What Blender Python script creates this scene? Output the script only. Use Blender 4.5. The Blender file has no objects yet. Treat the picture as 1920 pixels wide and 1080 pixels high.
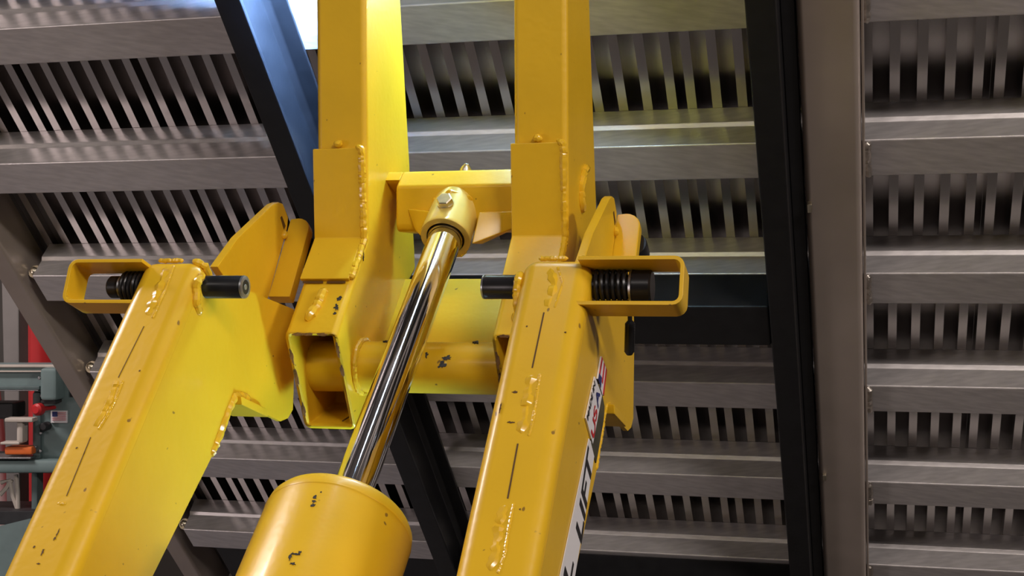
import bpy, bmesh, math, random
from math import sin, cos, tan, pi, sqrt, radians, atan2
from mathutils import Vector, Matrix
random.seed(7)
scene = bpy.context.scene
COL = scene.collection

# ------------------------------------------------------------------ camera
H = 1.40                      # camera height above the shop floor
F_PX = 2550.0
cam_d = bpy.data.cameras.new('camera')
cam_d.sensor_width = 36.0
cam_d.lens = F_PX / 1920 * 36.0
cam_d.clip_start = 0.02
cam_d.clip_end = 100
cam = bpy.data.objects.new('camera', cam_d)
COL.objects.link(cam)
cam.location = (0, 0, H)
cam.rotation_euler = (pi / 2, 0, 0)
scene.camera = cam

# ------------------------------------------------------------------ world, lights, exposure
w = bpy.data.worlds.new('shop_air')
scene.world = w
w.use_nodes = True
w.node_tree.nodes['Background'].inputs[0].default_value = (0.75, 0.72, 0.72, 1)
w.node_tree.nodes['Background'].inputs[1].default_value = 0.02
vs = scene.view_settings
vs.view_transform = 'Standard'
vs.look = 'None'
vs.gamma = 1
vs.exposure = 0.0
vs.use_curve_mapping = False
scene.cycles.max_bounces = 6
scene.cycles.diffuse_bounces = 4
scene.cycles.glossy_bounces = 4
scene.cycles.transmission_bounces = 1
scene.cycles.caustics_reflective = False
scene.cycles.caustics_refractive = False


def area(name, loc, target, size, size_y, power, color):
    d = bpy.data.lights.new(name, 'AREA')
    d.shape = 'RECTANGLE'
    d.size, d.size_y, d.energy, d.color = size, size_y, power, color
    o = bpy.data.objects.new(name, d)
    COL.objects.link(o)
    o.location = loc
    o.rotation_euler = (Vector(target) - Vector(loc)).to_track_quat('-Z', 'Y').to_euler()
    return o


CT0, ST0 = cos(radians(15.1)), sin(radians(15.1))
WARM = (1.0, 0.89, 0.81)
for (x, y, z, p, tx) in ((1.5, -2.6, 3.8, 84, 0.9), (-1.9, -2.6, 3.8, 15, -0.4), (-0.6, -5.2, 3.6, 6, 0.3), (4.6, -1.2, 3.75, 112, 0.6)):
    area('ceiling_flood_light', (x, y, z), (tx, 2.0, 1.4), 1.3, 0.30, p, WARM)
area('left_floor_fill', (-3.2, 2.6, 4.05), (-2.2, 2.0, 0), 0.22, 2.2, 220, (1.0, 0.86, 0.82))  # added fill that brightens the floor at left; no lamp known there
area('left_flange_fill', (-5.8, -2.0, 1.1), (-0.6, 1.8, 1.5), 1.4, 1.4, 62, (1.0, 0.84, 0.80))  # added low fill for the bed's left flanges; the wall has no door


def HW(u, v, z):
    return (u * CT0 + v * ST0, -u * ST0 + v * CT0, H + z)


# cool LED work lamp hung behind and between the upper arms
area('cool_work_light', HW(-0.355, 1.41, 0.39), HW(-0.47, 1.22, 0.0), 0.05, 0.10, 2.5, (0.56, 0.98, 1.30))
# LED tube clipped along the underside of the bed
tube = area('cool_tube_light', HW(-0.365, 1.11, 0.65), HW(-0.365, 0.61, 0.15), 0.03, 0.47, 1.1, (0.72, 0.95, 1.20))


def spot_light(name, loc, target, power, color, size, blend):
    d = bpy.data.lights.new(name, 'SPOT')
    d.energy, d.color, d.spot_size, d.spot_blend, d.shadow_soft_size = power, color, radians(size), blend, 0.04
    o = bpy.data.objects.new(name, d)
    COL.objects.link(o)
    o.location = loc
    o.rotation_euler = (Vector(target) - Vector(loc)).to_track_quat('-Z', 'Y').to_euler()
    return o


# added fill spots with no lamp behind them: left lower arm, then left rail
spot_light('left_arm_fill', HW(-0.28, 1.27, -0.43), HW(-0.57, 1.06, -0.055), 9.0, (0.60, 0.98, 1.25), 56, 0.8)
spot_light('left_rail_fill', HW(-0.60, 1.42, 0.41), HW(-0.86, 1.56, 0.22), 62.0, (0.42, 0.76, 1.45), 84, 0.6)

# ------------------------------------------------------------------ frames of reference
TH = radians(15.1)            # the hoist and bed are turned 15 degrees to the camera
CT, ST = cos(TH), sin(TH)
CF = 2.0                      # bed floor plane: v + z = CF  (45 degree tilt)
R2 = sqrt(2)


def W(u, v, z):
    """hoist frame (u across, v away, z up from the lens) -> world"""
    return Vector((u * CT + v * ST, -u * ST + v * CT, z + H))


def B(u, s, d):
    """bed frame (u across, s down the slope, d out of the floor plane towards the ground) -> hoist frame"""
    return (u, CF / 2 + (s - d) / R2, CF / 2 - (s + d) / R2)


def ray(x, y):
    dx = (x - 960) / F_PX
    return dx * CT - ST, dx * ST + CT, -(y - 540) / F_PX


def pu(x, y, U):
    a, b, c = ray(x, y)
    k = U / a
    return (b * k, c * k)


def pv(x, y, V):
    a, b, c = ray(x, y)
    k = V / b
    return (a * k, c * k)


def ps(x, y, d=0.0):
    a, b, c = ray(x, y)
    k = (CF - R2 * d) / (b + c)
    return (a * k, (b - c) * k / R2)


# ------------------------------------------------------------------ materials
MATS = {}


def mat(name, col, rough=0.5, metal=0.0, var=0.06, nscale=30, bump=0.0, bscale=200, stretch=None, coat=0.0,
        rvar=0.0, dirt=None, dscale=60, dthr=0.72, spec=0.5):
    m = bpy.data.materials.new(name)
    m.use_nodes = True
    nt = m.node_tree
    N, L = nt.nodes, nt.links
    b = N['Principled BSDF']
    b.inputs['Roughness'].default_value = rough
    b.inputs['Metallic'].default_value = metal
    b.inputs['Coat Weight'].default_value = coat
    b.inputs['Coat Roughness'].default_value = 0.12
    b.inputs['Specular IOR Level'].default_value = spec
    tc = N.new('ShaderNodeTexCoord')
    mp = N.new('ShaderNodeMapping')
    L.new(tc.outputs['Object'], mp.inputs[0])
    if stretch:
        mp.inputs['Rotation'].default_value = (0, 0, TH)
        mp.inputs['Scale'].default_value = stretch
    nz = N.new('ShaderNodeTexNoise')
    nz.inputs['Scale'].default_value = nscale
    nz.inputs['Detail'].default_value = 2
    L.new(mp.outputs[0], nz.inputs['Vector'])
    rp = N.new('ShaderNodeValToRGB')
    e = rp.color_ramp.elements
    e[0].position, e[1].position = 0.3, 0.7
    e[0].color = tuple(c * (1 - var) for c in col[:3]) + (1,)
    e[1].color = tuple(min(1, c * (1 + var)) for c in col[:3]) + (1,)
    L.new(nz.outputs['Fac'], rp.inputs[0])
    out = rp.outputs[0]
    if dirt:
        n2 = N.new('ShaderNodeTexNoise')
        n2.inputs['Scale'].default_value = dscale
        n2.inputs['Detail'].default_value = 1
        L.new(tc.outputs['Object'], n2.inputs['Vector'])
        r2 = N.new('ShaderNodeValToRGB')
        r2.color_ramp.elements[0].position = dthr
        r2.color_ramp.elements[1].position = dthr + 0.03
        L.new(n2.outputs['Fac'], r2.inputs[0])
        mx = N.new('ShaderNodeMix')
        mx.data_type = 'RGBA'
        L.new(r2.outputs[0], mx.inputs[0])
        L.new(out, mx.inputs[6])
        mx.inputs[7].default_value = tuple(dirt) + (1,)
        out = mx.outputs[2]
    L.new(out, b.inputs['Base Color'])
    if rvar:
        mr = N.new('ShaderNodeMapRange')
        mr.inputs['To Min'].default_value = rough - rvar
        mr.inputs['To Max'].default_value = rough + rvar
        L.new(nz.outputs['Fac'], mr.inputs[0])
        L.new(mr.outputs[0], b.inputs['Roughness'])
    if bump:
        n3 = N.new('ShaderNodeTexNoise')
        n3.inputs['Scale'].default_value = bscale
        n3.inputs['Detail'].default_value = 1
        L.new(mp.outputs[0] if stretch else tc.outputs['Object'], n3.inputs['Vector'])
        bp = N.new('ShaderNodeBump')
        bp.inputs['Strength'].default_value = bump
        bp.inputs['Distance'].default_value = 0.002
        L.new(n3.outputs['Fac'], bp.inputs['Height'])
        L.new(bp.outputs[0], b.inputs['Normal'])
    MATS[name] = m
    return m


YEL = mat('yellow_paint', (0.76, 0.46, 0.016), 0.37, 0, 0.05, 14, bump=0.10, bscale=140, coat=0.10, spec=0.4,
          dirt=(0.28, 0.15, 0.02), dscale=110, dthr=0.765)
YWELD = mat('yellow_weld', (0.78, 0.47, 0.02), 0.25, 0, 0.1, 60, coat=0.5)
ALU = mat('mill_aluminium', (0.79, 0.755, 0.765), 0.36, 0.52, 0.10, 6, bump=0.05, bscale=30, stretch=(1.5, 30, 30), rvar=0.07)
ALUF = mat('plank_aluminium', (0.55, 0.52, 0.51), 0.25, 0.97, 0.10, 8, rvar=0.04)
ALUW = mat('aluminium_weld', (0.62, 0.57, 0.52), 0.40, 1.0, 0.2, 120, bump=0.3, bscale=300)
GREY = mat('grey_beam_aluminium', (0.58, 0.50, 0.45), 0.42, 0.45, 0.07, 12, bump=0.05, bscale=80)
BLK = mat('black_frame_paint', (0.013, 0.013, 0.015), 0.36, 0, 0.2, 40, bump=0.06, bscale=150, spec=0.5)
PIN = mat('black_oxide_steel', (0.018, 0.018, 0.02), 0.3, 0.4, 0.2, 60)
PINEND = mat('worn_steel', (0.42, 0.43, 0.45), 0.35, 1.0, 0.2, 200)
CHROME = mat('chrome_rod', (0.86, 0.87, 0.9), 0.07, 1.0, 0.02, 20)
BRONZE = mat('rod_neck_steel', (0.45, 0.38, 0.24), 0.3, 1.0, 0.12, 70)
ZINC = mat('zinc_plated_steel', (0.72, 0.66, 0.52), 0.3, 1.0, 0.12, 120)
SLEEVE = mat('pale_yellow_overspray', (0.80, 0.60, 0.14), 0.22, 0.15, 0.1, 40, coat=0.5)
CHIP = mat('bare_steel_chip', (0.055, 0.05, 0.05), 0.5, 0.5, 0.5, 300)
CRACK = mat('seam_shadow_gap', (0.10, 0.045, 0.008), 0.7, 0, 0.2, 100)
WHITE = mat('white_vinyl', (0.78, 0.77, 0.80), 0.4, 0, 0.02, 20)
INK = mat('black_ink', (0.012, 0.012, 0.014), 0.45, 0, 0.05, 20)
RED = mat('red_ink', (0.55, 0.02, 0.025), 0.45, 0, 0.05, 20)
BLUE = mat('blue_ink', (0.02, 0.03, 0.16), 0.45, 0, 0.05, 20)
OLIVE = mat('dark_olive_patch', (0.055, 0.052, 0.03), 0.45, 0, 0.3, 60)
TEAL = mat('teal_machine_paint', (0.17, 0.24, 0.245), 0.45, 0, 0.08, 20, bump=0.04)
TEALD = mat('dark_teal_paint', (0.10, 0.145, 0.15), 0.5, 0, 0.1, 20)
REDP = mat('red_paint', (0.50, 0.018, 0.022), 0.45, 0, 0.06, 10)
CREAM = mat('cream_enamel', (0.55, 0.50, 0.45), 0.45, 0, 0.08, 20)
ORANGE = mat('orange_paint', (0.75, 0.16, 0.03), 0.5, 0, 0.08, 20)
DARK = mat('dark_iron', (0.03, 0.03, 0.033), 0.5, 0.3, 0.2, 30)
SHEET = mat('white_plastic_film', (0.75, 0.74, 0.74), 0.25, 0, 0.05, 8)
CONC = mat('shop_concrete', (0.075, 0.066, 0.060), 0.6, 0, 0.12, 1.5, bump=0.05, bscale=40)
WALLM = mat('shop_wall_paint', (0.20, 0.185, 0.175), 0.7, 0, 0.05, 2)
CEILM = mat('shop_ceiling_paint', (0.30, 0.28, 0.27), 0.8, 0, 0.04, 2)
STEELP = mat('grey_post_and_sheet_shade', (0.23, 0.215, 0.21), 0.45, 0.4, 0.08, 10)


# ------------------------------------------------------------------ mesh helpers
class MB:
    def __init__(self):
        self.v, self.f = [], []

    def add(self, verts, faces):
        o = len(self.v)
        self.v += [Vector(p) for p in verts]
        self.f += [tuple(o + i for i in f) for f in faces]
        return self

    def box(self, fn, a0, a1, b0, b1, c0, c1):
        p = [fn(a, b, c) for a in (a0, a1) for b in (b0, b1) for c in (c0, c1)]
        return self.add(p, [(0, 1, 3, 2), (4, 6, 7, 5), (0, 4, 5, 1), (2, 3, 7, 6), (0, 2, 6, 4), (1, 5, 7, 3)])

    def prism(self, prof, a0, a1, fn, cuts=1):
        """prof: list of (p, q); fn(a, p, q) -> hoist/world point; cuts: lengthwise segments"""
        n = len(prof)
        if cuts > 1:
            vs_ = [fn(a0 + (a1 - a0) * k / cuts, p, q) for k in range(cuts + 1) for p, q in prof]
            fs = [tuple(range(n)), tuple(range((cuts + 1) * n - 1, cuts * n - 1, -1))]
            fs += [(k * n + i, (k + 1) * n + i, (k + 1) * n + (i + 1) % n, k * n + (i + 1) % n) for k in range(cuts) for i in range(n)]
            return self.add(vs_, fs)
        vs_ = [fn(a0, p, q) for p, q in prof] + [fn(a1, p, q) for p, q in prof]
        fs = [tuple(range(n)), tuple(range(2 * n - 1, n - 1, -1))]
        fs += [(i, n + i, n + (i + 1) % n, (i + 1) % n) for i in range(n)]
        return self.add(vs_, fs)

    def lathe(self, p0, axis, prof, seg=32, caps=True):
        """prof: list of (t along axis, radius)"""
        p0, ax = Vector(p0), Vector(axis).normalized()
        t = Vector((0, 0, 1)) if abs(ax.z) < 0.9 else Vector((1, 0, 0))
        e1 = ax.cross(t).normalized()
        e2 = ax.cross(e1)
        vs_, fs = [], []
        for k, (h, r) in enumerate(prof):
            for i in range(seg):
                a = 2 * pi * i / seg
                vs_.append(p0 + ax * h + (e1 * cos(a) + e2 * sin(a)) * r)
        for k in range(len(prof) - 1):
            for i in range(seg):
                j = (i + 1) % seg
                fs.append((k * seg + i, k * seg + j, (k + 1) * seg + j, (k + 1) * seg + i))
        if caps:
            fs.append(tuple(range(seg - 1, -1, -1)))
            o = (len(prof) - 1) * seg
            fs.append(tuple(range(o, o + seg)))
        return self.add(vs_, fs)

    def tube(self, path, r, seg=8, rfn=None):
        n = len(path)
        path = [Vector(p) for p in path]
        vs_, fs = [], []
        e1 = None
        for k, p in enumerate(path):
            d = (path[min(k + 1, n - 1)] - path[max(k - 1, 0)]).normalized()
            if e1 is None:
                t = Vector((0, 0, 1)) if abs(d.z) < 0.9 else Vector((1, 0, 0))
                e1 = d.cross(t).normalized()
            e1 = (e1 - d * e1.dot(d)).normalized()
            e2 = d.cross(e1)
            rr = rfn(k / max(1, n - 1)) if rfn else r
            for i in range(seg):
                a = 2 * pi * i / seg
                vs_.append(p + (e1 * cos(a) + e2 * sin(a)) * rr)
        for k in range(n - 1):
            for i in range(seg):
                j = (i + 1) % seg
                fs.append((k * seg + i, k * seg + j, (k + 1) * seg + j, (k + 1) * seg + i))
        fs.append(tuple(range(seg - 1, -1, -1)))
        fs.append(tuple(range((n - 1) * seg, n * seg)))
        return self.add(vs_, fs)

    def build(self, name, m, parent=None, bevel=0.0, seg=2, world=False, sharp=38, solid=0.0, limit=30):
        pts = self.v if world else [W(*p) for p in self.v]
        c = sum(pts, Vector()) / len(pts)
        me = bpy.data.meshes.new(name)
        bm = bmesh.new()
        bv = [bm.verts.new(p - c) for p in pts]
        for f in self.f:
            try:
                bm.faces.new([bv[i] for i in f])
            except ValueError:
                pass
        bmesh.ops.recalc_face_normals(bm, faces=bm.faces)
        if bevel:
            ed = [e for e in bm.edges if len(e.link_faces) == 2 and e.calc_face_angle(0) > radians(limit)]
            bmesh.ops.bevel(bm, geom=ed, offset=bevel, segments=seg, affect='EDGES', profile=0.5, clamp_overlap=True)
        for f in bm.faces:
            f.smooth = True
        bm.to_mesh(me)
        bm.free()
        me.set_sharp_from_angle(angle=radians(sharp))
        me.materials.append(m)
        o = bpy.data.objects.new(name, me)
        COL.objects.link(o)
        if parent is not None:
            o.parent = parent
            o.location = c - parent.location
        else:
            o.location = c
        if solid:
            md = o.modifiers.new('wall', 'SOLIDIFY')
            md.thickness = solid
            md.offset = -1
        if bevel:
            wn = o.modifiers.new('face_normals', 'WEIGHTED_NORMAL')
            wn.keep_sharp = True
            wn.weight = 90
        return o


def ident(a, b, c):
    return (a, b, c)


def tag(o, label=None, cat=None, group=None, kind=None):
    if label:
        o['label'] = label
    if cat:
        o['category'] = cat
    if group:
        o['group'] = group
    if kind:
        o['kind'] = kind
    return o


def thing(name, loc, label, cat, group=None):
    o = bpy.data.objects.new(name, None)
    o.empty_display_size = 0.05
    COL.objects.link(o)
    o.location = loc
    return tag(o, label, cat, group)


def copy_part(src, parent, offset):
    c = src.copy()
    COL.objects.link(c)
    c.parent = parent
    c.location = src.location + offset
    return c


def weld(path, r, n=None, flat=1.0):
    """a rippled weld bead along a polyline"""
    mb = MB()
    pts = [Vector(p) for p in path]
    out = []
    for a, b in zip(pts[:-1], pts[1:]):
        k = max(2, int((b - a).length / (r * 0.45)))
        out += [a.lerp(b, i / k) for i in range(k)]
    out.append(pts[-1])
    m = len(out)
    ph = random.random() * 6
    out = [p + Vector((random.uniform(-1, 1), random.uniform(-1, 1), random.uniform(-1, 1))) * r * 0.12 for p in out]

    def rf(t):
        e = min(1, min(t, 1 - t) * m / 2.2 + 0.35)
        return r * e * (0.90 + 0.11 * abs(sin(t * m * 0.75 + ph)) + 0.06 * sin(t * 17 + ph))
    mb.tube(out, r, 8, rf)
    return mb


def patch(center, e1, e2, nrm, rx, ry, th=0.0004, n=17, jag=0.75):
    """thin irregular flake (chipped paint) lying on a surface"""
    c, e1, e2, nrm = Vector(center), Vector(e1).normalized(), Vector(e2).normalized(), Vector(nrm).normalized()
    ring = []
    for i in range(n):
        a = 2 * pi * i / n
        k = 1 - jag * random.random()
        ring.append(c + e1 * (rx * k * cos(a)) + e2 * (ry * k * sin(a)))
    mb = MB()
    vs_ = [p - nrm * th for p in ring] + [p + nrm * th for p in ring]
    fs = [tuple(range(n - 1, -1, -1)), tuple(range(n, 2 * n))] + [(i, (i + 1) % n, n + (i + 1) % n, n + i) for i in range(n)]
    return mb.add(vs_, fs)


# ------------------------------------------------------------------ the shop itself
def slab(name, x0, x1, y0, y1, z0, z1, m):
    return tag(MB().box(ident, x0, x1, y0, y1, z0, z1).build(name, m, world=True), kind='structure')


slab('floor', -6, 6, -8, 9, -0.1, 0, CONC)
slab('ceiling', -6, 6, -8, 9, 4.2, 4.3, CEILM)
slab('wall_back', -6, 6, 9, 9.1, 0, 4.2, WALLM)
slab('wall_front', -6, 6, -8.1, -8, 0, 4.2, WALLM)
slab('wall_left', -6.1, -6, -8, 9, 0, 4.2, WALLM)
slab('wall_right', 6, 6.1, -8, 9, 0, 4.2, WALLM)

# ------------------------------------------------------------------ aluminium bed, tilted 45 degrees
S_TOP, S_BOT = 0.05, 2.75
U_L, U_R = -1.315, 0.60
PITCH, S0 = 0.2285, 1.0885
bed = thing('tilted_bed', W(*B(-0.4, 2.6, 0)), 'tilted aluminium trailer bed seen from below with crosswise beams over ribbed planks', 'trailer bed')

# floor planks: base sheet with lengthwise ribs; the narrow gap is the seam between two planks
P_W, RIB, GAP, G_DEPTH = 0.1877, 0.0122, 0.0203, 0.040


def along_s(s_, u_, d_):
    return B(u_, s_, d_)


def rect(u0, u1, d0, d1):
    return [(u0, d0), (u0, d1), (u1, d1), (u1, d0)]


for k in range(-8, 4):
    u0 = 0.1354 + k * P_W            # right edge of a seam gap
    if u0 + P_W < U_L + 0.04 or u0 > U_R:
        continue
    pl = MB().prism(rect(u0 - 0.0006, u0 + P_W - 0.0010, -G_DEPTH - 0.004, -G_DEPTH), S_TOP, S_BOT, along_s, 24).build('floor_plank', ALUF, bed)
    for i in range(6):
        ru = u0 + i * 0.0325
        rb = MB().prism(rect(ru, ru + RIB, -G_DEPTH, 0), S_TOP, S_BOT, along_s, 40).build('rib', ALUF, bed)
        rb.parent = pl
        rb.location = rb.location - pl.location

# cross members: formed channels, ridge line half way up their upper wall
D = 0.07
for k in range(-4, 7):
    s = S0 + k * PITCH
    if s > S_BOT - 0.1:
        continue
    prof = [(s - 0.004, 0.0), (s - 0.004, 0.030), (s, 0.0355), (s, 0.0685), (s + 0.0015, D), (s + 0.0565, D),
            (s + 0.0577, D - 0.0012), (s + 0.0577, 0.0)]
    MB().prism(prof, U_L + 0.02, U_R, B, 16).build('cross_member', ALU, bed, bevel=0.0007, seg=2, limit=20)

# solid side sheet, side rail
MB().prism(rect(U_L - 0.03, U_L + 0.055, -0.045, -0.012), S_TOP, S_BOT, along_s, 24).build('side_sheet', STEELP, bed)  # darker steel colour stands in for the shade on this sheet
ra = ps(48, 584, 0.075)[0]
rb_ = ps(72, 584, 0.075)[0]
MB().prism([(ra - 0.025, 0.0), (ra - 0.012, 0.075), (rb_, 0.075), (rb_ + 0.002, 0.068), (rb_ + 0.002, 0.0)], S_TOP, S_BOT,
           lambda s, u, d: B(u, s, d), 24).build('side_rail', GREY, bed, bevel=0.003)
for k in range(-1, 5):
    s = S0 + k * PITCH
    mb = MB()
    for (uu, dd) in ((U_L + 0.012, 0.05),):
        c = Vector(B(uu, s + 0.012, dd))
        ax = Vector(B(0, -1, 0.4)) - Vector(B(0, 0, 0))
        mb.lathe(c, ax, [(-0.004, 0.011), (0.004, 0.011), (0.004, 0.007), (0.010, 0.006), (0.012, 0.003)], 12)
    mb.build('side_bolt', ZINC, bed)

# big grey lengthwise beam with welds to each cross member
gl, gr = ps(1492, 0, 0.105)[0], ps(1612, 0, 0.105)[0]
MB().prism([(gl, 0.0705), (gl, 0.105), (gr, 0.105), (gr, 0.0705)], S_TOP, S_BOT,
           lambda s, u, d: B(u, s, d), 24).build('lengthwise_beam', GREY, bed, bevel=0.008, seg=4)
MB().prism(rect(gr + 0.0008, gr + 0.004, 0.0705, 0.0985), S_TOP, S_BOT, along_s, 24).build('beam_lip', GREY, bed, bevel=0.001)
for k in range(-2, 6):
    s = S0 + k * PITCH
    weld([B(gr + 0.006, s + 0.001, 0.072), B(gr + 0.006, s + 0.030, 0.073), B(gr + 0.007, s + 0.056, 0.072)], 0.0052).build('weld_bead', ALUW, bed)
for (px, py) in ((1518, 388), (1546, 893)):
    u_, s_ = ps(px, py, 0.106)
    MB().box(B, u_ - 0.003, u_ + 0.003, s_ - 0.007, s_ + 0.007, 0.098, 0.110).build('rail_clip', ZINC, bed, bevel=0.001)

# ------------------------------------------------------------------ black subframe in front of the bed
sub = thing('black_subframe', W(*B(-0.5, 2.6, 0.1)), 'black painted steel subframe with two long rails and crossbeams under the bed', 'steel frame')
DR = 0.145
la, lb = ps(400, 0, DR)[0], ps(450, 0, DR)[0]
MB().prism([(la, D + .0008), (la, DR), (lb, DR), (lb, DR - .006), (lb - .008, DR - .012), (lb - .008, D + .012), (lb, D + .006), (lb + 0.022, D + .006), (lb + .022, D + .0008)],
           S_TOP, S_BOT, lambda s, u, d: B(u, s, d), 24).build('long_rail', BLK, sub, bevel=0.002)
ra2 = ps(1395, 0, DR)[0]
MB().prism([(ra2, D + .0008), (ra2, DR), (ra2 + 0.034, DR), (ra2 + 0.034, D + .0008)],
           S_TOP, S_BOT, lambda s, u, d: B(u, s, d), 24).build('long_rail', BLK, sub, bevel=0.003)
MB().prism([(ra2 + 0.0345, D + .0008), (ra2 + 0.0345, D + 0.03), (gl - 0.002, D + 0.026), (gl - 0.002, D + .0008)],
           S_TOP, S_BOT, lambda s, u, d: B(u, s, d), 24).build('rail_foot', BLK, sub, bevel=0.001)
s_a = ps(1300, 512, D)[1]
s_b = ps(1300, 648, 0.135)[1]
MB().box(B, lb + .001, ra2 - .001, s_a, s_b, D + .001, 0.135).build('crossbeam', BLK, sub, bevel=0.004)
s_c = ps(1300, 1046, D)[1]
MB().box(B, lb + .001, ra2 - .001, s_c, s_c + 0.12, D + .001, 0.135).build('crossbeam', BLK, sub, bevel=0.004)
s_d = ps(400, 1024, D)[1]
MB().box(B, U_L + 0.06, la - .001, s_d, s_d + 0.13, D * 0.2, 0.064).build('crossbeam', BLK, sub, bevel=0.004)  # no beam known here; added black to darken the gap below the bed

# ------------------------------------------------------------------ yellow lift arm frame (upper arms, pivot tube, cross piece)
UA0, UA1 = -0.518, -0.467           # nearer-left arm
US = 0.1945                         # spacing between the two upper arms
lift = thing('lift_arm_frame', W(-0.396, 1.19, -0.15), 'yellow upper lift frame of two upright tubes joined by a pivot tube', 'lift frame')


def vz(u, p, q):
    return (u, p, q)


# closed outline of an arm seen from the side, the open end is the edge OPEN
arm_prof = [(1.196, 0.52), (1.205, 0.046), (1.131, -0.0395), (1.178, -0.131), (1.240, -0.118), (1.262, -0.055), (1.318, 0.0),
            (1.348, 0.018), (1.345, 0.04), (1.262, 0.52)]
open_edge = 2
n = len(arm_prof)


def arm(u0, u1):
    mb = MB()
    vs_ = [(u0, p, q) for p, q in arm_prof] + [(u1, p, q) for p, q in arm_prof]
    fs = [tuple(range(n)), tuple(range(2 * n - 1, n - 1, -1))]
    for i in range(n):
        if i != open_edge:
            fs.append((i, n + i, n + (i + 1) % n, (i + 1) % n))
    mb.add(vs_, fs)
    return mb.build('arm_tube', YEL, lift, bevel=0.006, seg=3, solid=0.0048, limit=14)


arm(UA0, UA1)
arm(UA0 + US, UA1 + US)


def wrap_prof(t):
    # doubler plate folded over the front of the arm
    a, b, c = (1.2015, 0.132), (1.2055, 0.046), (1.1705, 0.006)
    o = 0.0045
    return [(a[0], a[1]), (b[0], b[1]), (c[0], c[1]), (c[0] - o * 0.78, c[1] + o * 0.62), (b[0] - o, b[1] + 0.0012), (a[0] - o, a[1])]


for k, off in enumerate((0.0, US)):
    MB().prism(wrap_prof(0), UA0 - 0.0012 + off, UA1 - 0.0035 + off, vz).build('doubler_plate', YEL, lift, bevel=0.0012, seg=2, limit=20)
    u_ = UA1 - 0.003 + off
    weld([(u_ - 0.006, 1.199, 0.134), (u_, 1.199, 0.130), (u_, 1.201, 0.09), (u_ + 0.001, 1.203, 0.046), (u_ + 0.0005, 1.185, 0.024), (u_, 1.171, 0.008)], 0.0036).build('weld_bead', YWELD, lift)
    weld([(UA0 + 0.020 + off, 1.199, 0.137), (UA0 + 0.028 + off, 1.199, 0.135)], 0.004).build('weld_bead', YWELD, lift)
    # stitch on the sloping toe above the open end
    weld([(UA0 + 0.026 + off, 1.163, -0.001), (UA0 + 0.024 + off, 1.150, -0.017), (UA0 + 0.018 + off, 1.139, -0.029)], 0.005).build('weld_bead', YWELD, lift)
    for (a, q, sx, sz) in ((0.012, 0.0052, 0.010, 0.0007), (0.035, 0.0052, 0.009, 0.0007)):
        MB().box(vz, UA0 + a - sx + off, UA0 + a + sx + off, 1.1672, 1.1684, q - 0.0008 , q + 0.0012).build('crack', CRACK, lift)
    MB().box(vz, UA0 + 0.016 + off, UA0 + 0.040 + off, 1.1912, 1.1928, 0.0335, 0.0345).build('crack', CRACK, lift)

arc = [pu(x, y, UA1 + US) for x, y in ((1091, 398), (1088, 375), (1088, 350), (1092, 326), (1099, 312))]
weld([(UA1 + US + 0.0005, p[0], p[1]) for p in arc], 0.0045).build('weld_bead', YWELD, lift)
# pivot tube right through both toes
PVV, PVZ, PVR = 1.192, -0.0735, 0.0238
MB().lathe((UA0 + 0.004, PVV, PVZ), (1, 0, 0), [(0, PVR), (UA1 + US - UA0 - 0.008, PVR)], 40).build('pivot_tube', YEL, lift)
for uu in (UA1, UA0 + US):
    path = [(uu + (0.002 if uu == UA1 else -0.002), PVV + (PVR + 0.001) * cos(a), PVZ + (PVR + 0.001) * sin(a)) for a in [2 * pi * i / 28 for i in range(29)]]
    weld(path, 0.0030).build('weld_bead', YWELD, lift)
# sloping torque plate behind the pivot tube
MB().prism([(1.216, -0.088), (1.3135, 0.0095), (1.317, 0.006), (1.2195, -0.0915)], UA1 - 0.001, UA0 + US + 0.001, vz).build('torque_plate', YEL, lift, bevel=0.0008)

# cross piece that takes the push of the cylinder
CP = 1.245
MB().prism([(CP + 0.004, 0.0545), (CP, 0.060), (CP, 0.0985), (CP + 0.019, 0.1145), (CP + 0.05, 0.1145), (CP + 0.05, 0.0545)],
           UA1 + 0.014, UA0 + US + 0.002, vz).build('cross_piece', YEL, lift, bevel=0.003, seg=3, limit=20)
MB().prism([(CP + 0.010, 0.1055), (CP + 0.019, 0.1140), (CP + 0.05, 0.1140), (CP + 0.05, 0.09)], UA1 - 0.001, UA1 + 0.0145, vz).build('cross_piece_end', YEL, lift, bevel=0.001)
RA = radians(41)
RD = Vector((0, cos(RA), sin(RA)))            # direction of the rod, in the hoist frame
RQ = Vector((0, -sin(RA), cos(RA)))
RU = -0.3950
ROD0 = Vector((RU, 1.227, 0.0505))
lip = ROD0 - RD * 0.006
# socket (hollow sleeve) on the rod end
MB().lathe(lip, RD, [(0.012, 0.0178), (0.0, 0.0182), (0.0, 0.0242), (0.004, 0.0246), (0.058, 0.0235), (0.058, 0.0178)], 40, caps=False).build('rod_socket', SLEEVE, lift, bevel=0.0008)
weld([ROD0 + RD * 0.036 + RQ * 0.0225 + Vector((d, 0, 0)) - RQ * (abs(d) * 0.5) for d in (-0.02, -0.01, 0, 0.01, 0.02)], 0.0035).build('weld_bead', YWELD, lift)
for quad in (((764, 392, -0.001), (806, 396, -0.012), (806, 462, -0.024), (778, 431, -0.001)),
             ((884, 458, -0.024), (898, 398, -0.010), (964, 396, -0.001), (964, 428, -0.001))):
    # gusset: folded triangular ear from cross piece to socket
    fr = [(pv(x, y, CP + o_)[0], CP + o_, pv(x, y, CP + o_)[1]) for x, y, o_ in quad]
    bk = [(p[0], CP + 0.010, p[2] + 0.001) for p in fr]
    MB().add(fr + bk, [(0, 1, 2, 3), (7, 6, 5, 4), (0, 4, 5, 1), (1, 5, 6, 2), (2, 6, 7, 3), (3, 7, 4, 0)]).build('gusset', YEL, lift, bevel=0.0012)
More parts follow.
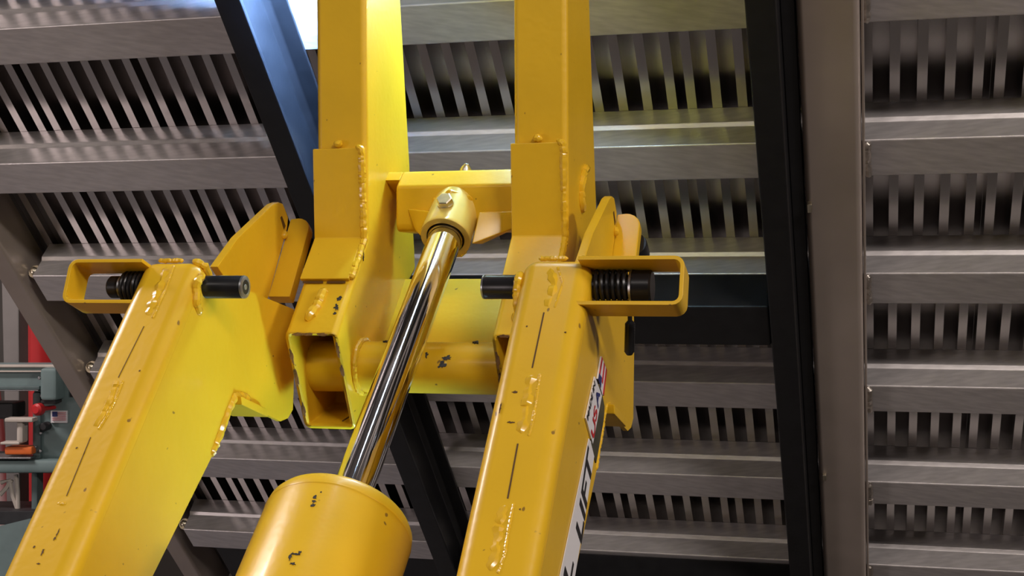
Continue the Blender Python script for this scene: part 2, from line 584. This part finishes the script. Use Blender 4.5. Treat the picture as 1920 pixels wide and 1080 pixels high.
# hex bolt through the socket
bc = ROD0 + RD * 0.0165 + RQ * 0.0236
bolt = MB().lathe(bc, RQ, [(0, 0.0080), (0.0016, 0.0080)], 24).build('bolt_washer', ZINC, lift)
MB().lathe(bc + RQ * 0.0016, RQ + Vector((0, -0.25, 0)), [(0, 0.0078), (0.0058, 0.0078), (0.0066, 0.0068)], 6).build('hex_bolt', ZINC, lift, sharp=20)
MB().lathe(ROD0 + RD * 0.010 - RQ * 0.0236 + Vector((0.004, 0, 0)), -RQ, [(0, 0.0075), (0.007, 0.0075)], 6).build('hex_nut', ZINC, lift, sharp=20)
u_, z_ = pv(873, 320, CP + 0.03)
MB().lathe((u_, CP + 0.03, 0.113), (0.2, -0.2, 1), [(0, 0.0065), (0.004, 0.006), (0.009, 0.002)], 10).build('grease_nipple', ZINC, lift)

# chipped paint
X3, Y3, Z3 = Vector((1, 0, 0)), Vector((0, 1, 0)), Vector((0, 0, 1))
SL = Vector((0, -0.074, -0.0855)).normalized()
SLN = Vector((0, -0.0855, 0.074)).normalized()
for (px, py, rx, ry) in ((636, 560, 0.0032, 0.004), (631, 577, 0.0036, 0.005), (628, 588, 0.0028, 0.002)):
    # toe of the nearer-left arm: slope plane through (1.205, .046)
    a, b, c = ray(px, py)
    kk = SLN.dot(Vector((0, 1.205, 0.046))) / SLN.dot(Vector((a, b, c)))
    patch(Vector((a, b, c)) * kk, X3, SL, SLN, rx, ry, 0.0005).build('paint_chip', CHIP, lift)
for (px, py, rx, ry) in ((711, 633, .005, .004), (894, 634, .004, .005), (838, 672, .006, .0035), (829, 684, .005, .004), (800, 666, .002, .004)):
    a = ray(px, py)
    best = None
    for i in range(400):
        kk = 1.10 + i * 0.0006
        q = Vector(a) * kk
        if (q.y - PVV) ** 2 + (q.z - PVZ) ** 2 <= PVR ** 2:
            best = q
            break
    if best is None:
        best = Vector((a[0] * 1.24, PVV - 0.005, PVZ + PVR))
    nn = Vector((0, best.y - PVV, best.z - PVZ)).normalized()
    patch(best, X3, nn.cross(X3), nn, rx, ry, 0.0009).build('paint_chip', CHIP, lift)
RUST = mat('bare_rim_steel', (0.22, 0.12, 0.05), 0.6, 0.2, 0.5, 200)
OE = Vector((0, 0.047, -0.0915)).normalized()
ON = Vector((0, -0.0915, -0.047)).normalized()
TOE = Vector((0, 1.131, -0.0395))
for off in (0.0, US):
    for (uu, t0, l) in ((UA0 + 0.0022, 0.026, 0.011), (UA0 + 0.0022, 0.048, 0.012), (UA0 + 0.0024, 0.082, 0.009), (UA1 - 0.0024, 0.018, 0.010), (UA1 - 0.0022, 0.040, 0.008)):
        patch(TOE + OE * t0 + X3 * (uu + off) + ON * 0.0002, X3, OE, ON, 0.0021, l, 0.0005, 17, 0.5).build('paint_chip', RUST, lift)
    for uu in (UA0 + 0.012, UA0 + 0.022, UA0 + 0.036):
        patch(TOE + OE * 0.0022 + X3 * (uu + off) + ON * 0.0002, X3, OE, ON, 0.0065, 0.0018, 0.0005, 17, 0.5).build('paint_chip', RUST, lift)
    a_, b_ = Vector((UA1 - 0.014 + off, 1.1785, -0.1235)), Vector((UA1 - 0.010 + off, 1.206, -0.117))
    MB().tube([a_, b_], 0.0007, 6).build('seam_gap', CRACK, lift)
patch((UA1 + 0.0003, 1.195, 0.03), Z3, Y3, X3, 0.005, 0.0012, 0.0004).build('paint_chip', CHIP, lift)

# ------------------------------------------------------------------ hydraulic cylinder
BT = (0.9665 - 1.227) / cos(RA)                # where the barrel rim sits along the rod
rim = ROD0 + RD * BT
hyd = thing('hydraulic_cylinder', W(*(ROD0 + RD * (BT - 0.22))), 'yellow hydraulic cylinder barrel with a chrome rod between the two lower arms', 'hydraulic cylinder')
MB().lathe(rim, RD, [(-0.34, 0.0575), (-0.012, 0.0575), (-0.006, 0.0568), (-0.002, 0.0545), (0.0, 0.050), (0.0, 0.0170)], 72).build('barrel', YEL, hyd)
MB().lathe(rim - RD * 0.0128, RD, [(-0.0008, 0.0576), (0, 0.0578), (0.0008, 0.0576)], 72, caps=False).build('gland_seam', YEL, hyd)
MB().lathe(rim - RD * 0.02, RD, [(0, 0.0159), (-BT + 0.012, 0.0159)], 48).build('piston_rod', CHROME, hyd)
MB().lathe(ROD0 - RD * 0.008, RD, [(0, 0.0150), (0.001, 0.0168), (0.006, 0.0168), (0.0062, 0.0160), (0.022, 0.0160)], 40).build('rod_neck', BRONZE, hyd)


def on_barrel(px, py):
    a = Vector(ray(px, py))
    for i in range(2000):
        q = a * (0.85 + i * 0.0003)
        d = q - rim
        rr = d - RD * d.dot(RD)
        if rr.length <= 0.0575:
            return q, rr.normalized()
    return a * 1.0, -Y3


for (px, py, rx, ry) in ((591, 932, .0018, .0024), (589, 940, .0022, .0025), (587, 948, .0022, .002), (602, 923, .0008, .0008),
                         (545, 1043, .0014, .005), (556, 1040, .004, .0012), (549, 1057, .003, .0014), (562, 1036, .0014, .0016)):
    q, nn = on_barrel(px, py)
    patch(q, nn.cross(RD), RD, nn, rx, ry, 0.0005).build('paint_chip', CHIP, hyd)

# ------------------------------------------------------------------ lower arms with lock pins
AA = radians(49)
AD = Vector((0, cos(AA), sin(AA)))
AN = Vector((0, sin(AA), -cos(AA)))            # from the top face into the tube
P0 = Vector((0, 0.892, -0.1225))
T_END = 0.196
LW = 0.055


def on_top(px, py):
    a = Vector(ray(px, py))
    k = AN.dot(P0) / AN.dot(a)
    q = a * k
    return q


def AP(u, t, n_):
    q = P0 + AD * t + AN * n_
    return (u, q.y, q.z)


def side_pts(lst, U=-0.540):
    return [pu(x, y, U) for x, y in lst]


def lower_arm(u1, label, is_right):
    u0 = u1 - LW
    o = thing('lower_arm', W(*AP((u0 + u1) / 2, -0.30, 0.05)), label, 'lift arm')
    MB().box(AP, u0, u1, -0.42, T_END, 0.0, 0.098).build('arm_tube', YEL, o, bevel=0.0125, seg=5)
    # side plate that reaches back to the pivot
    plate = side_pts([(425, 516), (470, 547), (551, 580), (553, 640), (549, 768), (540, 784), (526, 790), (480, 768), (441, 742), (396, 858), (285, 1082)]) + [AP(0, t_, n_)[1:] for t_, n_ in ((-0.16, 0.097), (-0.16, 0.0128), (T_END - 0.0128, 0.0128))]
    MB().prism(plate, u1 - 0.004, u1 + 0.00012, vz).build('side_plate', YEL, o)
    # stiffening flange under the plate
    q0, q1 = side_pts([(440, 742), (490, 766)])
    MB().prism([q0, q1, (q1[0] + 0.002, q1[1] - 0.008), (q0[0] + 0.002, q0[1] - 0.008)], u1 - 0.03, u1 + 0.006, vz).build('plate_flange', YEL, o, bevel=0.001)
    w0 = side_pts([(396, 856), (412, 815), (428, 770), (440, 744), (452, 742), (468, 750)])
    weld([(u1 - 0.001, p[0], p[1]) for p in w0], 0.0042 if not is_right else 0.0022).build('weld_bead', YWELD, o)
    # fin and strap
    fu = u1 - 0.026
    fin = [pu(x, y, -0.566) for x, y in ((400, 500), (440, 445), (506, 383), (516, 379), (524, 382), (534, 408), (532, 428), (496, 560), (440, 560))]
    MB().prism(fin, fu - 0.004, fu + 0.004, vz).build('fin_plate', YEL, o, bevel=0.0012)
    sa, sb = pu(539, 412, -0.566), pu(497, 556, -0.566)
    A3, B3 = Vector((0, sa[0], sa[1])), Vector((0, sb[0], sb[1]))
    sd = (A3 - B3).normalized()
    sn = Vector((0, sd.z, -sd.y))
    Ls = (A3 - B3).length
    wS = 0.0225
    mb = MB()
    outline = [(0.0, 0.0), (wS, 0.0), (wS, Ls - 0.012)] + [(wS - 0.014 + 0.014 * cos(a), Ls - 0.012 + 0.014 * sin(a)) for a in [radians(x) for x in (15, 35, 55, 75, 90)]] + [(0.0, Ls + 0.001)]
    mb.prism(outline, 0.0, 0.012, lambda d, a, b: tuple(B3 + sd * b + sn * d + Vector((fu + 0.003 + a, 0, 0))))
    mb.build('strap', YEL, o, bevel=0.0012)
    hq = pu(520, 408, -0.566), pu(527, 430, -0.566)
    h0, h1 = Vector((fu + 0.0042, *hq[0])), Vector((fu + 0.0042, *hq[1]))
    ax = (h1 - h0).normalized()
    side = Vector((0, -ax.z, ax.y))
    MB().prism([(-0.001, -0.0015), (-0.0005, 0.0018), (0.012, 0.0028), (0.0125, -0.0022)], -0.0003, 0.0003,
               lambda d, a, b: tuple(h0 + ax * a + side * b + Vector((d, 0, 0)))).build('slot_hole', CRACK, o)
    sw = pu(527, 434, -0.566), pu(522, 446, -0.566)
    weld([(fu + 0.005, *sw[0]), (fu + 0.005, *sw[1])], 0.0035).build('weld_bead', YWELD, o)
    MB().lathe(tuple(A3 - sd * 0.024 + sn * 0.0125 + Vector((fu + 0.0175, 0, 0))), sn, [(0, 0.013), (0.004, 0.014), (0.018, 0.014), (0.02, 0.012)], 24).build('black_disc', PIN, o)  # black disc behind the strap
    # lock pin bracket: strap bent into a U, leaning with the arm
    out = -1 if not is_right else 1
    ub = u0 if not is_right else u1
    BA = radians(70)
    bd, bn = Vector((0, cos(BA), sin(BA))), Vector((0, sin(BA), -cos(BA)))
    pc = Vector((0, 1.010, 0.0015))
    Lb, hh, th = (0.073 if is_right else 0.060), 0.0195, 0.0032
    rr = 0.008
    outer, inner = [], []
    cpts = [(-0.008, hh), (Lb - rr, hh)] + [(Lb - rr + rr * sin(a), hh - rr + rr * cos(a)) for a in [radians(x) for x in (22, 45, 67, 90)]] + \
           [(Lb - rr + rr * cos(a), -hh + rr - rr * sin(a)) for a in [radians(x) for x in (0, 22, 45, 67, 90)]] + [(-0.008, -hh)]
    ri = rr - th
    ipts = [(-0.008, hh - th), (Lb - rr, hh - th)] + [(Lb - rr + ri * sin(a), hh - rr + ri * cos(a)) for a in [radians(x) for x in (22, 45, 67, 90)]] + \
           [(Lb - rr + ri * cos(a), -hh + rr - ri * sin(a)) for a in [radians(x) for x in (0, 22, 45, 67, 90)]] + [(-0.008, -hh + th)]
    m_ = len(cpts)
    mb = MB()
    dep = (-0.013, 0.014)
    allv = []
    for dd in dep:
        for lst in (cpts, ipts):
            for (a, b) in lst:
                q = pc + bd * b + bn * dd
                allv.append((ub + out * a, q.y, q.z))
    fs = []
    for i in range(m_ - 1):
        fs.append((i, i + 1, m_ + i + 1, m_ + i))
        fs.append((2 * m_ + i, 3 * m_ + i, 3 * m_ + i + 1, 2 * m_ + i + 1))
        fs.append((i, 2 * m_ + i, 2 * m_ + i + 1, i + 1))
        fs.append((m_ + i, m_ + i + 1, 3 * m_ + i + 1, 3 * m_ + i))
    fs += [(0, m_, 3 * m_, 2 * m_), (m_ - 1, 3 * m_ - 1, 4 * m_ - 1, 2 * m_ - 1)]
    mb.add(allv, fs).build('pin_bracket', YEL, o, bevel=0.0005, limit=50)
    # weld round the pin hole on the inner side and on the rolled end of the arm
    ui = u1 + 0.001 if not is_right else u0 - 0.001
    weld([(ui, 1.018, 0.012), (ui, 1.008, 0.004), (ui, 1.006, -0.012), (ui, 1.014, -0.022)], 0.0035).build('weld_bead', YWELD, o)
    weld([AP(u1 - 0.010, T_END - 0.002, 0.002), AP(u1 - 0.002, T_END - 0.001, 0.010), AP(u1, T_END - 0.006, 0.024)], 0.0034).build('weld_bead', YWELD, o)
    weld([AP(u1 - LW + 0.012, T_END, 0.004), AP(u1 - 0.02, T_END, 0.004)], 0.002).build('weld_bead', YWELD, o)
    return o


def stitch(o, pts, r=0.0055):
    qs = [on_top(x, y) for x, y in pts]
    weld([q + AN * (r * 0.74) for q in qs], r).build('weld_bead', YWELD, o)
    side = X3 * (r * 1.15)
    weld([q + AN * 0.0006 + side for q in qs], 0.0013).build('weld_edge', YWELD, o)


def seam(o, p, q, r=0.00055):
    a, b = on_top(*p), on_top(*q)
    d = (b - a).normalized()
    sd = d.cross(AN).normalized()
    MB().add([a + sd * r - AN * .0003, a - sd * r - AN * .0003, b - sd * r - AN * .0003, b + sd * r - AN * .0003,
              a + sd * r + AN * .001, a - sd * r + AN * .001, b - sd * r + AN * .001, b + sd * r + AN * .001],
             [(0, 1, 2, 3), (4, 7, 6, 5), (0, 4, 5, 1), (2, 6, 7, 3), (1, 5, 6, 2), (0, 3, 7, 4)]).build('seam_gap', CRACK, o)


def spot(o, px, py, rx, ry, m=CRACK):
    q = on_top(px, py)
    patch(q, X3, AD, -AN, rx, ry, 0.0003).build('paint_chip', m, o)


ULR = -0.540
URR = -0.2115
armL = lower_arm(ULR, 'yellow lower lift arm beside the teal band saw with no lettering on it', False)
armR = lower_arm(URR, 'yellow lower lift arm carrying the white lettered decal and flag sticker', True)

stitch(armL, [(313, 497), (300, 535), (285, 570), (272, 597)])
stitch(armL, [(220, 712), (208, 745), (190, 780), (173, 806)], 0.0042)
stitch(armL, [(118, 942), (104, 946)], 0.0026)
seam(armL, (270, 612), (222, 708), 0.0003)
seam(armL, (170, 820), (125, 930), 0.0003)
for s_ in ((262, 695, .001, .001), (103, 1010, .0012, .0022), (80, 1035, .0015, .0032), (108, 1000, .0006, .004), (64, 1026, .0012, .0012), (72, 1057, .0016, .001), (144, 840, .001, .001), (158, 850, .0006, .002)):
    spot(armL, *s_)
stitch(armR, [(1030, 500), (1040, 530), (1030, 560), (1024, 578)])
seam(armR, (1020, 586), (998, 690))
stitch(armR, [(996, 700), (990, 740), (982, 790), (974, 818)])
seam(armR, (971, 832), (952, 935))
stitch(armR, [(946, 942), (936, 990), (928, 1040), (915, 1075)])
for s_ in ((966, 735, .003, .0012), (958, 792, .004, .0012), (938, 765, .0008, .006), (1060, 623, .001, .001), (988, 612, .001, .001), (975, 955, .001, .001), (1040, 520, .001, .001)):
    spot(armR, *s_)


# decals on the outer face of the right-hand arm
UF = URR + 0.0004


def on_face(x, y):
    return pu(x, y, URR)


def decal(name, pts, m, parent, lift_=0.0004, cut=None):
    return MB().prism([on_face(x, y) for x, y in pts], UF, UF + lift_, vz).build(name, m, parent)


strip = decal('decal_strip', [(1036, 1130), (1048, 1078), (1075, 950), (1102, 822), (1114, 842), (1096, 960), (1077, 1072), (1067, 1130)], WHITE, armR, 0.0006)
dark_st = decal('sticker_dark_patch', [(1112, 706), (1126, 738), (1131, 762), (1129, 790), (1115, 868), (1106, 832), (1104, 800)], OLIVE, armR, 0.0008)  # dark olive patch along the right of the sticker
st = decal('origin_sticker', [(1112, 706), (1095, 784), (1108, 832), (1125, 742)], WHITE, armR, 0.0012)
flag = decal('flag_sticker', [(1124, 668), (1117, 710), (1126, 742), (1133, 692)], WHITE, armR, 0.0014)
decal('flag_canton', [(1119, 700), (1117, 711), (1122, 727), (1124, 708)], BLUE, armR, 0.0017)
for (a, b) in (((1124, 669), (1119, 699)), ((1128, 680), (1124, 716)), ((1132, 690), (1126, 738))):
    decal('flag_stripe', [a, b, (b[0] + 1.6, b[1] + 4), (a[0] + 1.6, a[1] + 4)], RED, armR, 0.0017)


def text_on(txt, p_from, p_to, height, m, parent, lift_, shear=0.0, name='lettering'):
    """letters that read up the arm, from pixel-picked points on its outer face"""
    a, b = Vector((0, *on_face(*p_from))), Vector((0, *on_face(*p_to)))
    cu = bpy.data.curves.new(name, 'FONT')
    cu.body = txt
    cu.size = 1.0
    cu.offset = 0.022
    cu.extrude = 0.0
    tmp = bpy.data.objects.new(name, cu)
    COL.objects.link(tmp)
    bpy.context.view_layer.update()
    me0 = bpy.data.meshes.new_from_object(tmp.evaluated_get(bpy.context.evaluated_depsgraph_get()))
    bpy.data.objects.remove(tmp)
    xs = [v.co.x for v in me0.vertices]
    ys = [v.co.y for v in me0.vertices]
    wx, wy = max(xs) - min(xs), max(ys) - min(ys)
    ex = (b - a)
    eyv = Vector((0, -ex.z, ex.y)).normalized() * height
    mb = MB()
    mb.v = []
    for v in me0.vertices:
        tx, ty = (v.co.x - min(xs)) / wx, (v.co.y - min(ys)) / wy
        q = a + ex * (tx + shear * ty) + eyv * ty
        mb.v.append(Vector((UF + lift_, q.y, q.z)))
    mb.f = [tuple(p.vertices) for p in me0.polygons]
    bpy.data.meshes.remove(me0)
    return mb.build(name, m, parent)


text_on('LIFT', (1087, 1022), (1109, 868), 0.024, INK, armR, 0.0009, 0.02)
text_on('L', (1064, 1112), (1073, 1058), 0.024, INK, armR, 0.0009, 0.02)
text_on('US', (1109, 826), (1116, 772), 0.013, RED, armR, 0.0016)
text_on('A', (1117, 768), (1121, 738), 0.013, BLUE, armR, 0.0016)
text_on('MADE IN', (1098, 790), (1112, 722), 0.006, INK, armR, 0.0016)


# ------------------------------------------------------------------ spring-loaded lock pins
def lock_pin(u_in, u_face, out, label):
    """u_in: tip of the pin on the inside, u_face: outer face of the arm, out: -1 or 1"""
    py_, pz_ = 1.026, 0.0008
    o = thing('lock_pin', W(u_face + out * 0.02, py_, pz_ - 0.04), label, 'lock pin', 'spring loaded lock pins')
    inn = -out
    L1 = abs(u_face + out * 0.034 - u_in)
    MB().lathe((u_face + out * 0.034, py_, pz_), (inn, 0, 0), [(0.006, 0.0085), (0.008, 0.0095), (L1 - 0.002, 0.0095), (L1, 0.0080)], 32).build('pin_shaft', PIN, o)
    MB().lathe((u_in + inn * -0.0016, py_, pz_), (inn, 0, 0), [(0.0, 0.0097), (0.0014, 0.0094), (0.0019, 0.0083), (0.0019, 0.0062), (0.0010, 0.0060), (0.0010, 0.0026), (0.0019, 0.0022), (0.0019, 0.0001)], 32).build('pin_tip', PINEND, o)
    turns, Ls, cl, cr = (6, 0.026, 0.013, 0.0132) if out > 0 else (5, 0.019, 0.009, 0.0095)
    path = []
    for i in range(turns * 18 + 1):
        a = 2 * pi * i / 18
        path.append((u_face + out * (0.0015 + Ls * i / (turns * 18)), py_ + 0.0125 * cos(a), pz_ + 0.0125 * sin(a)))
    MB().tube(path, 0.0016, 6).build('spring', PIN, o)
    us = u_face + out * (Ls + 0.0025)
    MB().lathe((us, py_, pz_), (out, 0, 0), [(0, cr), (0.0018, cr + 0.0006), (0.0022, cr)], 32).build('washer', PINEND, o)
    MB().lathe((us + out * 0.0024, py_, pz_), (out, 0, 0), [(0, cr), (cl, cr), (cl + 0.0015, cr - 0.0012)], 32).build('collar', PIN, o)
    lx = u_face + out * (0.0265 if out > 0 else 0.019)
    q = [(lx, py_ + 0.006, pz_ - 0.012), (lx, py_ + 0.008, pz_ - 0.026)]
    MB().tube(q, 0.0018, 8).build('lever_stem', PIN, o)
    MB().tube([(lx, py_ + 0.008, pz_ - 0.026), (lx, py_ + 0.0085, pz_ - 0.028), (lx - 0.001, py_ + 0.011, pz_ - 0.050), (lx - 0.001, py_ + 0.0115, pz_ - 0.0525)], 0.004, 10,
              lambda t: 0.004 if 0.2 < t < 0.8 else 0.0022).build('lever', PIN, o)
    return o


lock_pin(-0.5045, ULR - LW, -1, 'black spring lock pin poking through the arm beside the teal band saw')
lock_pin(-0.300, URR, 1, 'black spring lock pin poking through the arm with the lettered decal')

# ------------------------------------------------------------------ background at the far left: band saw, red cabinet, film, post
YB = 4.3


def bg(x, y, Y=YB):
    return ((x - 960) / F_PX * Y, Y, H - (y - 540) / F_PX * Y)


def bbox(mb, x0, y0, x1, y1, Y=YB, d=0.12):
    a, b = bg(x0, y0, Y), bg(x1, y1, Y)
    return mb.box(ident, a[0], b[0], Y, Y + d, b[2], a[2])


def bpart(name, m, parent, x0, y0, x1, y1, Y=YB, d=0.12, bevel=0.006):
    return bbox(MB(), x0, y0, x1, y1, Y, d).build(name, m, parent, world=True, bevel=bevel)


saw = thing('band_saw', (bg(20, 0)[0], YB + 0.2, 0), 'teal horizontal band saw machine with a round red button', 'band saw')
bpart('saw_beam', TEAL, saw, -260, 686, 104, 728, d=0.2)
bpart('beam_edge', CREAM, saw, -260, 684, 107, 689, YB - 0.012, 0.02, 0.002)
bpart('beam_edge', CREAM, saw, -260, 695, 105, 698, YB - 0.012, 0.02, 0.002)
bpart('blade_guide', TEALD, saw, -260, 724, 74, 731, YB - 0.02, 0.06, 0.003)
bpart('blade', PINEND, saw, -260, 729, 72, 733, YB, 0.02, 0.001)
bpart('guide_block', TEAL, saw, 74, 690, 106, 752, YB - 0.05, 0.12, 0.012)
bpart('guide_foot', DARK, saw, 76, 751, 104, 757, YB - 0.03, 0.08, 0.002)
bpart('column', TEAL, saw, 60, 700, 330, 864, YB + 0.03, 0.25, 0.02)
bpart('column_edge', TEALD, saw, 60, 735, 76, 862, YB + 0.015, 0.05, 0.008)
bpart('panel_gap', DARK, saw, 106, 716, 126, 719, YB + 0.024, 0.02, 0.001)
bpart('vent_plate', DARK, saw, 131, 730, 150, 744, YB + 0.024, 0.02, 0.001)
c = bg(77, 767, YB - 0.03)
MB().lathe(c, (-0.35, -1, 0), [(-0.07, 0.006), (0.0, 0.008), (0.0, 0.017), (0.006, 0.020), (0.022, 0.019), (0.028, 0.012)], 24).build('stop_button', REDP, saw, world=True)
fl = bpart('flag_label', WHITE, saw, 95, 770, 126, 793, YB + 0.022, 0.01, 0.001)
bpart('label_canton', BLUE, saw, 98, 772, 107, 781, YB + 0.018, 0.006, 0)
for i in range(5):
    bpart('label_stripe', mat('pink_ink_%d' % i, (0.62, 0.30, 0.33), 0.5) if i == 0 else MATS['pink_ink_0'], saw, 108 if i < 3 else 98, 773 + i * 3.4, 123, 774.8 + i * 3.4, YB + 0.018, 0.006, 0)
c = bg(83, 800, YB)
MB().lathe(c, (0, -1, 0), [(-0.03, 0.014), (0.005, 0.014), (0.012, 0.009)], 16).build('knob', DARK, saw, world=True)
for (bx_, by_) in ((74, 709), (79, 742), (77, 812), (76, 846), (66, 838)):
    MB().lathe(bg(bx_, by_, YB - 0.04 if by_ < 760 else YB + 0.012), (0, -1, 0), [(-0.01, 0.005), (0.004, 0.005), (0.006, 0.003)], 8).build('screw', PINEND, saw, world=True)
bpart('vise_clamp', CREAM, saw, 8, 784, 61, 792, YB - 0.04, 0.05, 0.004)
bpart('vise_arm', CREAM, saw, 30, 790, 43, 832, YB - 0.03, 0.05, 0.008)
bpart('vise_foot', CREAM, saw, 0, 829, 36, 834, YB - 0.03, 0.05, 0.003)
bpart('motor_box', DARK, saw, -60, 756, 24, 786, YB + 0.03, 0.12, 0.008)
bpart('orange_guard', ORANGE, saw, 8, 838, 60, 853, YB - 0.02, 0.06, 0.006)
bpart('table_rail', PINEND, saw, -260, 857, 58, 861, YB - 0.03, 0.1, 0.002)
bpart('table_beam', TEAL, saw, -260, 863, 126, 888, YB - 0.02, 0.25, 0.012)
bpart('stand_leg', TEALD, saw, 58, 886, 70, 1010, YB + 0.02, 0.06, 0.006)
bpart('stand_leg', TEALD, saw, -200, 886, -186, 1010, YB + 0.02, 0.06, 0.006)
bpart('stand_tray', DARK, saw, -260, 958, 74, 984, YB - 0.02, 0.2, 0.004)
a, b = bg(70, 968), bg(-260, 1080)
MB().add([bg(-260, 1000, YB - .1), bg(0, 986, YB - .1), bg(74, 968, YB - .1), bg(74, 1400, YB - .1), bg(-260, 1400, YB - .1),
          bg(-260, 1000, YB + .2), bg(0, 986, YB + .2), bg(74, 968, YB + .2), bg(74, 1370, YB + .2), bg(-260, 1370, YB + .2)],
         [(0, 1, 2, 3, 4), (9, 8, 7, 6, 5), (0, 5, 6, 1), (1, 6, 7, 2), (2, 7, 8, 3), (3, 8, 9, 4), (4, 9, 5, 0)]).build('base_cabinet', TEAL, saw, world=True)
for pts in (((2, 905), (18, 900), (24, 930), (34, 958)), ((30, 890), (33, 920), (34, 955)), ((0, 928), (12, 915), (22, 900))):
    MB().tube([bg(x, y, YB + 0.03) for x, y in pts], 0.007, 8).build('cable', CREAM, saw, world=True)

cab = thing('red_cabinet', (bg(90, 0, 5.2)[0], 5.3, 0), 'tall red metal cabinet standing behind the teal band saw', 'cabinet')
x0, x1 = bg(46, 0, 5.2)[0], bg(118, 0, 5.2)[0]
MB().box(ident, x0, x1, 5.2, 5.7, 0.0, 1.85).build('cabinet_body', REDP, cab, bevel=0.01, world=True)
MB().box(ident, x0 + 0.03, x1 - 0.03, 5.17, 5.199, 0.12, 1.78).build('cabinet_door', REDP, cab, bevel=0.006, world=True)

post = thing('grey_post', (bg(25, 0, 5.0)[0], 5.0, 0), 'grey steel post standing between white film and the red cabinet', 'post')
MB().prism([(bg(8, 440, 5.0)[0], bg(8, 440, 5.0)[2]), (bg(42, 440, 5.0)[0], bg(42, 440, 5.0)[2]), (bg(46, 700, 5.0)[0], 0.02), (bg(26, 700, 5.0)[0], 0.02)], 4.96, 5.06,
           lambda a_, p, q: (p, a_, q)).build('post_shaft', STEELP, post, bevel=0.006, world=True)
MB().box(ident, bg(0, 0, 5.0)[0], bg(70, 0, 5.0)[0], 4.9, 5.12, 0, 0.02).build('post_foot', STEELP, post, world=True, bevel=0.003)

film = thing('white_film_roll', (bg(0, 0, 5.6)[0], 5.7, 0), 'tall shiny white plastic roll leaning behind the band saw', 'plastic roll')
pa, pb = Vector(bg(-40, 400, 5.6)), Vector(bg(34, 800, 5.6))
pb.z = 0.02
pa2 = Vector((pa.x - 0.1, 5.6, 2.0))
pb = Vector((bg(30, 0, 5.6)[0], 5.5, 0.0))
dd = pb - pa2
MB().lathe(pa2, dd, [(0, 0.04), (0, 0.075), (dd.length - 0.06, 0.075), (dd.length - 0.06, 0.04)], 24).build('roll_body', SHEET, film, world=True)
MB().lathe(pa2 - dd.normalized() * 0.03, dd, [(0, 0.035), (dd.length, 0.035)], 16).build('roll_core', CREAM, film, world=True)
